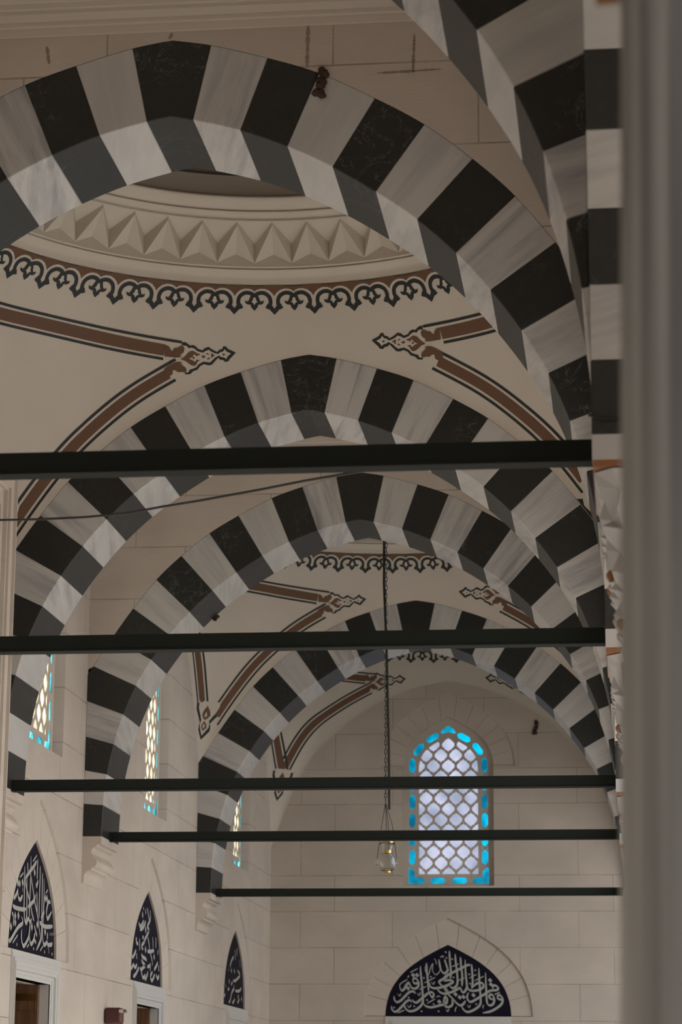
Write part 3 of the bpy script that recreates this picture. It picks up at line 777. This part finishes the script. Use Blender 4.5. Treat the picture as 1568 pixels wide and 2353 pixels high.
# ------------------------------------------------------------------ windows
def clip_convex(poly, cv):
    out = poly
    for i in range(len(cv)):
        a = cv[i]; b = cv[(i+1) % len(cv)]; res = []
        def side(p): return (b[0]-a[0])*(p[1]-a[1])-(b[1]-a[1])*(p[0]-a[0])
        for j, p in enumerate(out):
            q = out[(j+1) % len(out)]; sp, sq = side(p), side(q)
            if sp >= 0: res.append(p)
            if (sp >= 0) != (sq >= 0):
                t = sp/(sp-sq); res.append((p[0]+(q[0]-p[0])*t, p[1]+(q[1]-p[1])*t))
        out = res
        if not out: return []
    return out
def area(p): return abs(.5*sum(p[i][0]*p[(i+1) % len(p)][1]-p[(i+1) % len(p)][0]*p[i][1] for i in range(len(p))))
def window(num, c, fn, pane, blue):
    root = empty('window_%d' % num, fn(c, 3.68, .12), kind='structure')
    K = .0021
    Z = lambda zy: 3.715+(1672-zy)*K
    outer = pointed(c, .785, 3.67, 5.68, 6.545)
    field = pointed(0, .500, Z(1593), Z(735), Z(488))
    holes = []
    q = [(0,.118),(.022,.094),(.052,.084),(.066,.066),(.068,.052),(.090,.044),(.106,.014),(.106,-.014),(.090,-.044),(.068,-.052),(.066,-.066),(.052,-.084),(.022,-.094)]
    lobe = q + [(-x, -y) for x, y in q]
    lobe = [(x, y) for x, y in q] + [(0,-.118)] + [(-x, y) for x, y in q[::-1][:-1]]
    for r in range(-2, 14):
        zc = Z(640+86.5*r); xs = [-.378,-.126,.126,.378] if r % 2 == 0 else [-.504,-.252,0,.252,.504]
        for x in xs:
            p = clip_convex([(x+u, zc+v) for u, v in lobe][::-1], field)
            if len(p) > 2 and area(p) > .0025: holes.append([(c+u, v) for u, v in p])
    cell = [(0,.128),(.026,.108),(.038,.094),(.053,.082),(.053,-.082),(.038,-.094),(.026,-.108),(0,-.128),(-.026,-.108),(-.038,-.094),(-.053,-.082),(-.053,.082),(-.038,.094),(-.026,.108)]
    blues = []
    for zy in (720, 868, 1015, 1164, 1312, 1460):
        for s_ in (-1, 1): blues.append([(s_*.613+u, Z(zy)+v) for u, v in cell])
    for zx in (-88, 88): blues.append([(zx*K+v*1.05, Z(1645)+u) for u, v in cell])
    def rot(cx_, zy, an):
        a = math.radians(an); return [(cx_+(u*math.cos(a)-v*math.sin(a))*1.0, Z(zy)+u*math.sin(a)+v*math.cos(a)) for u, v in cell]
    for s_ in (-1, 1):
        blues.append(rot(s_*.500, 590, s_*35)); blues.append(rot(s_*.268, 497, s_*61))
        blues.append([(s_*u*K, Z(v)) for u, v in [(323,1672),(323,1552),(305,1535),(298,1545),(285,1560),(270,1572),(270,1618),(215,1618),(185,1645),(215,1672)]])
    blues.append([(u*K, Z(v)) for u, v in [(-65,460),(-40,420),(-22,415),(0,395),(22,415),(40,420),(65,460),(40,462),(0,448),(-40,462)]])
    holes += [[(c+u, v) for u, v in b] for b in blues]
    for zy in (794, 941, 1090, 1238, 1386):      # tiny lights between the blue cells
        for s_ in (-1, 1):
            for dx in (-.043, .043):
                for dz in (-.020, .020): holes.append([(c+s_*.613+dx+.010*math.cos(t*PI/2), Z(zy)+dz+.010*math.sin(t*PI/2)) for t in range(4)])
    o = plate('stone_lattice', outer, holes, .035 if num == 1 else .014, lambda a, b, d: fn(a, b, (.125 if num == 1 else .116)+d), M['stone_plain'], root)
    bd = pointed(c, .70, 3.69, 5.70, 6.43); fo = pointed(c, .55, Z(1605), Z(735), Z(470))
    plate('turquoise_glass', bd, [fo], .008, lambda a, b, d: fn(a, b, (.165 if num == 1 else .132)+d), blue, root)
    plate('pale_glass', pointed(c, .545, Z(1604), Z(735), Z(472)), [], .008, lambda a, b, d: fn(a, b, (.165 if num == 1 else .132)+d), pane, root)
window(1, EC, fE, M['pane'], M['bluepane'])
for k, c in enumerate(WINC): window(2+k, c, fL, M['pane_w'], M['bluepane_w'])

# ------------------------------------------------------------------ stone hoods round panels and window
def hood(c, fn, w_in, spring, ap_in, w_out, ap_out, mat, n=13, name='trim_1'):
    """pointed band of thin stones, a little proud of the wall"""
    root = empty(name, fn(c, spring, 0), kind='structure')
    qi = bez([(w_in,0),(.98*w_in,.5*(ap_in-spring)),(.62*w_in,.74*(ap_in-spring)),(0,ap_in-spring)], 60)
    qo = bez([(w_out,0),(.98*w_out,.5*(ap_out-spring)),(.62*w_out,.74*(ap_out-spring)),(0,ap_out-spring)], 60)
    mb = MB(); h = n//2; gap = .0035
    cuts = [0]+[(i+.5)/(h+.5) for i in range(h)][::1]
    # stones per side: h full ones then half the keystone
    edges = [i/(h+.5) for i in range(h+1)]+[1.0]
    for sg in (-1, 1):
        for i in range(len(edges)-1):
            t0, t1 = edges[i], edges[i+1]; m_ = 5; ii = []; oo = []
            for j in range(m_+1):
                t = t0+(t1-t0)*j/m_
                if j == 0 and i > 0: t += .0013
                if j == m_ and t1 < 1: t -= .0013
                x = t*60; k = min(59, int(x)); fr = x-k
                I = (qi[k][0]+(qi[k+1][0]-qi[k][0])*fr, qi[k][1]+(qi[k+1][1]-qi[k][1])*fr)
                O = (qo[k][0]+(qo[k+1][0]-qo[k][0])*fr, qo[k][1]+(qo[k+1][1]-qo[k][1])*fr)
                ii.append(I); oo.append(O)
            pl = ii+oo[::-1]; N_ = len(pl)
            f_ = [fn(c+sg*u, spring+v, .034) for u, v in pl]; b_ = [fn(c+sg*u, spring+v, .12) for u, v in pl]
            mb.add(f_+b_, [(j, j+1, N_-2-j, N_-1-j) for j in range(m_)] + [(k2, (k2+1) % N_, N_+(k2+1) % N_, N_+k2) for k2 in range(N_)])
    mb.build('stones', mat, root)
    oo = pointed(c, w_out-.0005, spring, spring, ap_out-.0005)
    if w_in < 1: oo = oo + pointed(c, w_in, spring, spring, ap_in)[::-1]     # horseshoe, open over the window
    plate('backing', oo, [], .27, lambda a, b, d: fn(a, b, .125+d), M['stone_plain'], root)
hood(-3.10, fE, 1.045, 1.545, 2.705, 1.40, 3.146, M['stone_plain'], name='trim_1')
hood(EC, fE, .770, 5.68, 6.53, 1.14, 6.94, M['stone_plain'], name='trim_2')
for k, c in enumerate(CALC): hood(c, fL, 1.045, 1.545, 2.705, 1.50, 3.13, M['stone_plain'], name='trim_%d' % (3+k))

# ------------------------------------------------------------------ lettered panels
CAL0='s-458 820 -455 729 -438 566 -424 396 -417 281 -421 227 -459 166 -542 105 -638 85 -701 125 -728 186 -732 226;s-358 875 -351 729 -337 600 -320 403;s-320 566 -300 498 -251 464 -168 464 -58 491 3 525;t-382 824 -375 742 -334 674 -306 729 -285 803 -251 865 -258 769 -237 708 -196 681 -147 722 -126 776;s-150 933 -136 837 -119 769 -85 715 -43 708 -9 742 4 783;s-57 933 -29 851 -5 770;t-230 946 -202 912 -192 851;t-129 980 -112 967 -95 991 -81 970 -70 994;s-583 565 -576 613 -535 620 -493 565 -493 498 -535 457 -597 464 -632 511 -652 552 -694 511 -722 457 -756 423 -784 436 -805 490;t-805 490 -784 538 -673 606;s-583 565 -549 538 -500 545;d-580 674;d-514 674;d-666 460;s-549 369 -556 396 -597 409 -652 389 -722 321 -784 260 -846 233 -888 267 -898 334;s-604 227 -625 260 -666 260 -715 220 -777 152 -839 91 -887 77 -929 111 -939 172;s-314 396 -369 349 -459 274 -521 227 -569 240 -590 274;s-314 389 -272 396 -238 369 -245 329 -265 308 -293 349 -314 389;s3 661 -78 613 -147 566 -113 512 -44 457 11 403;s-175 444 -141 403 -86 376 11 370;s-417 227 -383 180 -321 153 -252 153 -148 180 -45 207 -17 241 -24 295 -45 309 -65 275 -59 201 2 147;d-145 241;t-632 715 -500 783;t-396 545 -209 640;t-479 437 -362 491;t-348 213 -210 288;t-832 57 -721 105;t-279 566 -241 525 -223 572;t-514 382 -479 342 -459 396;t-839 368 -805 334 -784 375;t-673 186 -645 145 -611 193;t-666 667 -652 654 -673 633;k-438 85;k-156 86;k-894 145;k-562 166;k-348 268;k-238 200;k-286 647;k-400 627;k-652 308;t-189 312 -155 336 -127 315;s25 1072 35 883 49 738 41 615;s120 1021 131 883 152 702 159 557 129 485 78 463 26 499;s209 970 219 810 237 666 232 492;s286 926 292 738 306 593 320 478 364 427 445 420 533 442 585 485 578 536 526 550 467 529 386 456;s392 854 406 666 409 557 394 478;s513 789 519 630 529 449 539 305 531 197 443 118 326 75 253 118 223 182;s623 716 629 521 635 377 645 233 685 183 744 205 766 277 738 349 701 356 679 313 722 284 766 277;s374 832 330 839 226 789 79 716 -69 644;s-69 579 5 593 78 579 71 550 4 514 -69 463;s-70 376 41 391 122 427 203 463 225 413 254 391 298 435 306 492;s-69 456 4 362 77 290 143 218 201 182 253 204 290 262;s746 450 746 493 783 507 834 464 797 428 701 421 591 356 481 291 385 240 334 262 316 326 342 391;s810 313 840 349 877 335 905 277 883 205 794 133 692 83 574 61;s810 313 840 284 898 277;d699 590;d713 522;d422 348;d125 362;d195 312;d257 319;s-70 311 -33 319 -11 275 -41 218 -70 232;s-63 174 -4 153 55 175 77 225 62 276;t64 810 182 861;t174 586 277 629;t350 622 476 687;t438 579 600 659;t767 356 862 399;t143 161 120 117 120 78;t590 190 575 154 582 129;k454 753;k-35 1050;k-24 955;k72 934;k93 637;k354 687;k365 536;k466 204;t319 190 348 147 370 190;t-34 117 -8 81 18 124'
CAL1='s144 988 145 873 151 781;s92 961 -26 894 -204 818 -364 745;s-364 745 -340 689 -232 596 -108 501 -15 406 73 346;s-159 988 -143 883 -157 823 -99 747 16 617 39 571 168 457 244 381 306 289 386 188;s-405 861 -397 713 -381 558 -369 379 -280 298;s-296 912 -266 816;s-304 758 -271 542 -255 387 -281 306;s-150 772 -143 626 -157 515 -136 371;s250 928 268 810 267 549 282 391;s365 867 375 745 387 559 409 252 388 177 212 59;s447 811 470 603 457 367 463 219 523 141 589 142 667 169 720 146 803 152 886 161 916 185;s139 650 177 505 189 421;s93 738 122 708 185 773;t-80 940 98 1025;t-606 730 -455 791;s-672 617 -656 561 -619 521 -543 516 -459 563;s-826 500 -729 547 -675 588;d14 839;d-673 670;d-604 669;d-486 691;t-479 644 -472 598;s80 615 25 556 -94 509 -228 466;d518 615;d592 617;t527 668 619 714;s-860 430 -739 419 -513 422 -301 439;s-360 416 -364 344 -280 299 -210 348 -163 344 -112 319 -55 359;s296 356 413 331 611 327 891 351;s755 586 687 592 640 577 586 490 611 432 663 417 818 500;s355 390 399 423 490 475;s-879 361 -821 323 -807 232;d-749 336;d-739 273;d-908 221;d-623 349;d189 319;d-43 280;d545 270;s-487 349 -435 309 -461 279 -592 244 -718 189 -828 128 -938 79 -983 90;s-468 228 -470 138 -415 81 -352 67 -251 110 -167 169 -133 252 -134 310;s-137 179 -98 127 -48 105 26 135 67 174 91 231;s64 302 120 248 191 201;s69 164 154 129;s652 270 647 195;t768 278 773 244;t834 283 839 249;t900 287 905 253;t-833 64 -624 160;t-228 61 -141 99;t340 60 461 119;t692 115 729 88 734 58;k-654 62;k53 64;k535 61;k884 60'
CAL2='s-231 949 -226 913;s-97 935 -72 868;d-283 846;s16 957 94 875 169 818;s202 946 231 854 187 803 30 729;s-528 735 -426 696 -300 727 -193 784;s-436 652 -261 683 -137 739 -78 787;s13 728 168 692;s154 672 44 621 -112 548 -141 518 -313 457 -194 422;s-263 572 -181 571;d-63 676;s-646 543 -640 497;s-663 548 -655 487 -525 468;s80 595 194 496 217 448;s86 421 237 424 521 454;d-48 431;s776 483 785 413;s-896 287 -790 312 -657 387;s-621 352 -595 278;s-317 365 -248 332 -49 319 36 299;s-308 292 -205 257 -55 232 -166 207 -308 169 -392 195;s78 227 227 242 291 261 280 220 286 173;s-987 152 -910 157 -806 199 -693 175 -571 218;s-803 57 -665 88 -545 143 -455 185;s-323 162 -251 110 -182 77 -86 94 -24 122;s-86 94 -16 67 76 115 136 165;s437 181 309 128 330 91 417 71 514 113 593 161;s535 212 666 263 780 317;s853 290 863 208;s679 160 788 115 887 158;s256 406 366 334 427 259;d514 375;s601 634 619 492;s-471 546 -450 393;s380 619 433 474'
CAL3='s-48 768 -256 683 -389 592;s-492 559 -488 526;d-241 545;d48 550;s338 582 604 523 351 453 99 407 -46 411;d-436 374;s-115 379 -254 333;s-746 309 -741 266;s-563 241 -425 270;s-3 346 21 286 -170 221 -334 86 -456 65;s152 258 518 275 701 312 735 348;s-800 170 -899 122;s-120 90 -46 71 128 134;s390 84 569 148;d792 163;d454 182;s505 756 592 636;s48 886 102 721;s265 923 242 786'
def strokes(data, c, fn, w, parent, depth):
    mb = MB(); k = 0
    for st in data.split(';'):
        kind = st[0]; v = [int(x)/1000 for x in st[1:].split()]; pts = [(v[i], v[i+1]+1.535) for i in range(0, len(v), 2)]
        k += 1; dd = depth-.0002*k
        mp = lambda a, b, dd=dd: fn(c+a, b, dd)
        if kind in 'dk':
            r = w*(1.05 if kind == 'd' else .5); a, b = pts[0]
            mb.add([mp(a+r*x, b+r*y) for x, y in ((-1,.1),(-.1,1),(1,-.1),(.1,-1))], [(0,1,2,3)])
        else:
            pts = smooth_line(pts, 5) if len(pts) > 2 else [(pts[0][0]+(pts[1][0]-pts[0][0])*j/6, pts[0][1]+(pts[1][1]-pts[0][1])*j/6) for j in range(7)]
            ww = w if kind == 's' else w*.45
            L, Rr = ribbon(pts, ww, lambda t, an: (.62+.5*abs(math.sin(an-2.2)))*min(1, .35+6*t, .35+6*(1-t)))
            add_strip(mb, L, Rr, mp)
    return mb.build('lettering', M['ink'], parent, fix=False)
def panel(c, fn, data, w, label, back):
    p = empty('lettered_panel', fn(c, 1.535, back), label, 'calligraphy panel', 'n')
    del p['group']
    plate('board', pointed(c, 1.039, 1.536, 1.541, 2.699), [], .03, lambda a, b, d: fn(a, b, back+d), M['navy'], p)
    strokes(data, c, fn, w, p, back-.004)
panel(-3.10, fE, CAL0, .036, 'navy pointed panel with cream Arabic lettering on the far end wall above the doorway', .044)
panel(CALC[0], fL, CAL1, .042, 'navy pointed panel with large cream Arabic lettering on the left wall, nearest the viewer', .058)
panel(CALC[1], fL, CAL2, .046, 'navy pointed panel with dense Arabic lettering on the left wall, above the narrow second doorway', .058)
panel(CALC[2], fL, CAL3, .042, 'narrowest navy lettered panel on the left wall, nearest the far corner', .058)

# ------------------------------------------------------------------ doorways
def frame_steps(root, fn, a0, a1, o0, o1, top_in, top_out, label='marble_frame'):
    """stepped marble surround: outer a-range o0..o1, opening a0..a1"""
    mb = MB()
    def ring(i0, i1, ti, j0, j1, tj, d0, d1):
        # band between inner opening (i) and outer edge (j): left, right, top pieces; d = depth range
        def bx(A0, A1, B0, B1):
            if A1-A0 < 1e-4: return
            vs = [fn(a, b, d) for a in (A0, A1) for d in (d0, d1) for b in (B0, B1)]
            mb.add(vs, [(0,1,3,2),(4,6,7,5),(0,4,5,1),(2,3,7,6),(0,2,6,4),(1,5,7,3)])
        bx(j0, i0, ZF, tj); bx(i1, j1, ZF, tj); bx(i0, i1, ti, tj)
    n = 7; pr = [-.012,-.020,-.046,-.052,-.040,-.022,-.016]
    for k in range(n):
        t0, t1 = k/n, (k+1)/n
        ring(a0+(o0-a0)*t0, a1+(o1-a1)*t0, top_in+(top_out-top_in)*t0, a0+(o0-a0)*t1, a1+(o1-a1)*t1, top_in+(top_out-top_in)*t1, pr[k], .02)
    ring(a0, a1, top_in, a0-.002, a1+.002, top_in+.002, -.01, .13)
    mb.build(label, M['frame_marble'], root)
for k, c in enumerate((25.22, 31.30, 38.33)):
    root = empty('door_%d' % (k+1), fL(c, ZF, 0), kind='structure')
    a0, a1 = DOORL[k]
    frame_steps(root, fL, a0, a1, c-1.05, c+1.05, 1.265, 1.53)
    # marble reveal and the wooden leaf standing open against it
    mb = MB(); mb.box(XL-.10, XL, a1-.001, a1+.03, ZF, 1.27); mb.build('reveal', M['frame_marble'], root)
    mb = MB(); mb.box(XL-1.3, XL-.10, a1-.06, a1-.01, ZF+.01, 1.262)
    mb.box(XL-1.3, XL-.12, a1-.075, a1-.055, 1.0, 1.10)
    leaf = mb.build('door_leaf', M['wood'], root)
    b = MB(); b.box(XL-1.28, XL-.105, a1-.085, a1-.058, 1.095, 1.165)
    if k == 0: b.build('brass_bar', M['brass'], leaf).location = (0,0,0)
    b = MB(); b.box(XL-.40, XL-.37, a1-.085, a1-.058, ZF+.1, 1.0)
    if k == 0: b.build('brass_edge', M['brass'], leaf).location = (0,0,0)
    r = MB(); r.box(XL-2.2, XL-2.1, a0-.3, a1+.3, ZF, 1.6); r.box(XL-2.2, XL-.41, a0-.34, a0-.3, ZF, 1.6); r.box(XL-2.2, XL-.41, a1+.3, a1+.34, ZF, 1.6); r.box(XL-2.2, XL-.41, a0-.3, a1+.3, 1.56, 1.6)
    tag(r.build('wall_vestibule', M['wood']), kind='structure')
root = empty('door_4', fE(-3.10, ZF, 0), kind='structure')
frame_steps(root, fE, -3.75, -2.45, -4.14, -2.06, 1.265, 1.53)
mb = MB(); mb.box(-3.76, -2.44, YE+.14, YE+.19, ZF+.01, 1.27); mb.build('door_leaf', M['wood'], root)

# ------------------------------------------------------------------ portal in the first domed bay
PX, PY0, PY1, PT = -5.6, 17.13, 21.86, 5.70
p = empty('portal_surround', (XL, 19.5, ZF), 'tall moulded cream stone portal surround projecting from the wall at the left edge', 'portal')
mb = MB()
steps = [(0,.02,0),(.02,.13,-.03),(.13,.16,-.055),(.16,.30,-.095),(.30,.33,-.07),(.33,.46,-.12),(.46,.50,-.16),(.50,.70,-.20)]
for a, b, dx in steps:
    x1 = PX+dx
    mb.box(XL, x1, PY1-b, PY1-a, ZF, PT-a); mb.box(XL, x1, PY0+a, PY0+b, ZF, PT-a); mb.box(XL, x1, PY0+b, PY1-b, PT-b, PT-a)
mb.build('moulded_frame', M['stone_plain'], p)
mb = MB(); mb.box(XL, PX-.36, PY0+.7, PY1-.7, ZF, PT-.7); mb.build('niche_back', M['stone_plain'], p)

# ------------------------------------------------------------------ hanging glass lamp
LX, LY = -3.09, 31.33
def lz(y): return 2.938+(2003.5-y)*.00566
p = empty('hanging_lamp', (LX, LY, lz(2003.5)), 'small clear glass lamp with brass rim hanging on a long dark chain', 'lamp')
prof = [(.050,lz(2003)),(.085,lz(2000)),(.115,lz(1992)),(.122,lz(1985)),(.112,lz(1976)),(.080,lz(1968)),(.058,lz(1963)),(.056,lz(1958)),(.070,lz(1953)),(.086,lz(1945)),(.095,lz(1939))]
inner = [(r-.006, z) for r, z in prof[::-1]][:-1] + [(.044, lz(2001))]
MB().lathe(prof+inner, 32, (LX,LY), cap=False).build('glass_bowl', M['glass'], p, smooth=True)
for nm, z, r in (('brass_rim', lz(1939), .096), ('brass_neck_ring', lz(1960), .060), ('brass_foot', lz(2003), .050)):
    h = .006 if r > .09 else .016; mb = MB()
    pr_ = [(r-.002,z-h),(r+.003,z-h),(r+.003,z+h),(r-.002,z+h)]
    if nm == 'brass_foot': pr_ = [(.001,z-h)]+pr_[1:]
    mb.lathe(pr_, 32, (LX,LY), cap=False); mb.build(nm, M['brass'], p)
RG = Vector((LX-.02, LY, lz(1850)))
for q, (ax, ay) in enumerate(((-.125,.0),(.125,-.02),(-.03,.12),(.035,-.12))):
    zz = lz(1975) if q < 2 else lz(1962)
    MB().tube([RG, (LX+ax*.55, LY+ay*.55, (RG.z+zz)/2+.06), (LX+ax, LY+ay, zz)], .0045, 6).build('wire', M['cable'], p)
for ax in (-.135, .135):
    MB().lathe([(.004,lz(1986)-.02),(.016,lz(1986)-.008),(.016,lz(1986)+.008),(.004,lz(1986)+.02)], 10, (LX+ax, LY)).build('glass_knob', M['glass'], p)
mb = MB(); z = RG.z; ztop = 9.38; k = 0
while z < ztop:                               # oval links, alternately turned
    L_ = .036; r = .015; pts = []
    for j in range(9):
        a = 2*PI*j/8; u = r*math.cos(a); v = L_*math.sin(a)
        pts.append((LX-.02+(u if k % 2 else 0), LY+(0 if k % 2 else u), z+L_+v))
    mb.tube(pts, .0048, 5); z += .056; k += 1
mb.build('chain', M['cable'], p)
cp = [(LX+.03, LY-.03, lz(1866)),(LX+.028,LY-.03,lz(1800)),(LX+.02,LY-.03,lz(1700)),(LX-.01,LY-.03,lz(1500)),(LX-.045,LY-.03,lz(1350)),(LX-.045,LY-.03,lz(1200)),(LX-.04,LY-.03,9.37)]
mb = MB(); mb.tube(cp, .016, 8); mb.build('cord', M['cable'], p)

# ------------------------------------------------------------------ loose cable, wall lamp, lumps
cab = [(-.17,11.36,2.99),(-.35,11.45,3.02),(-.62,11.68,3.075),(-1.189,12.241,3.205),(-1.444,12.509,3.244),(-1.711,12.79,3.281),(-1.99,13.084,3.313),(-2.436,13.554,3.371),(-2.688,13.819,3.408),(-2.918,14.061,3.436),(-3.261,14.422,3.503),(-3.625,14.805,3.588),(-4.01,15.211,3.687),(-4.9,16.15,3.93),(-5.6,16.9,4.2),(-6.06,17.05,4.35)]
tag(MB().tube(cab, .0075, 8).build('loose_cable', M['cable']), 'thin black cable sagging from the nearest iron beam towards the left wall', 'cable')
tag(MB().tube([(-.16,10.79,3.045),(-.09,10.78,3.02),(.02,10.781,3.03),(.12,10.781,3.065),(.25,10.781,3.07)], .008, 8).build('loose_cable', M['cable']), 'short black cable crossing the marble blocks at the right end of the nearest beam', 'cable')
p = empty('wall_lamp', (XL, 28.75, 1.06), 'dark red box with a small pale spotlight fixed low on the left wall', 'lamp')
mb = MB(); mb.box(XL, -5.885, 28.6, 28.8, .955, 1.145); o = mb.build('housing', M['redbox'], p)
bv = o.modifiers.new('b', 'BEVEL'); bv.width = .035; bv.segments = 4
mb = MB(); mb.tube([(-5.90,28.60,1.105),(-5.86,28.58,1.103),(-5.852,28.58,1.103)], [.019,.021,.021], 14); mb.build('lamp_neck', M['white_plastic'], p)
mb = MB(); mb.tube([(-5.852,28.58,1.103),(-5.835,28.58,1.102),(-5.82,28.58,1.102),(-5.813,28.58,1.102)], [.022,.022,.018,.008], 14); mb.build('lamp_lens', M['grey_glass'], p)
def lump(pts, r, label):
    bm = bmesh.new(); rr = random.Random(3)
    for x, y, z in pts:
        for _ in range(4):
            mt = Matrix.Translation((x+rr.uniform(-.4,.4)*r, y+rr.uniform(-.3,.1)*r, z+rr.uniform(-.4,.4)*r)) @ Matrix.Diagonal((1,.7,.8,1))
            bmesh.ops.create_icosphere(bm, subdivisions=2, radius=r*rr.uniform(.45,.75), matrix=mt)
    for v in bm.verts: v.co += Vector((rr.uniform(-1,1), rr.uniform(-1,1), rr.uniform(-1,1)))*r*.07
    me = bpy.data.meshes.new('lump'); bm.to_mesh(me); bm.free()
    tag(mkobj('rusty_bracket', me, M['rust']), label, 'bracket')
yA = D[1]-T2-.01
lump([(-1.965+.012*math.sin(j*2.2)-.004*j, yA, 6.785-.028*j) for j in range(7)], .042, 'rough rusty bracket stuck on the outer edge of the large near arch')
lump([(-1.585-.006*j, YE-.02, 6.40-.035*j) for j in range(6)], .045, 'small dark rusty bracket on the far wall, right of the turquoise window')
lump([(-4.80,D[3]+T2-.01,5.58),(-4.775,D[3]+T2-.01,5.60)], .035, 'tiny rusty bracket at the back edge of the arch carrying the plain stone wall')
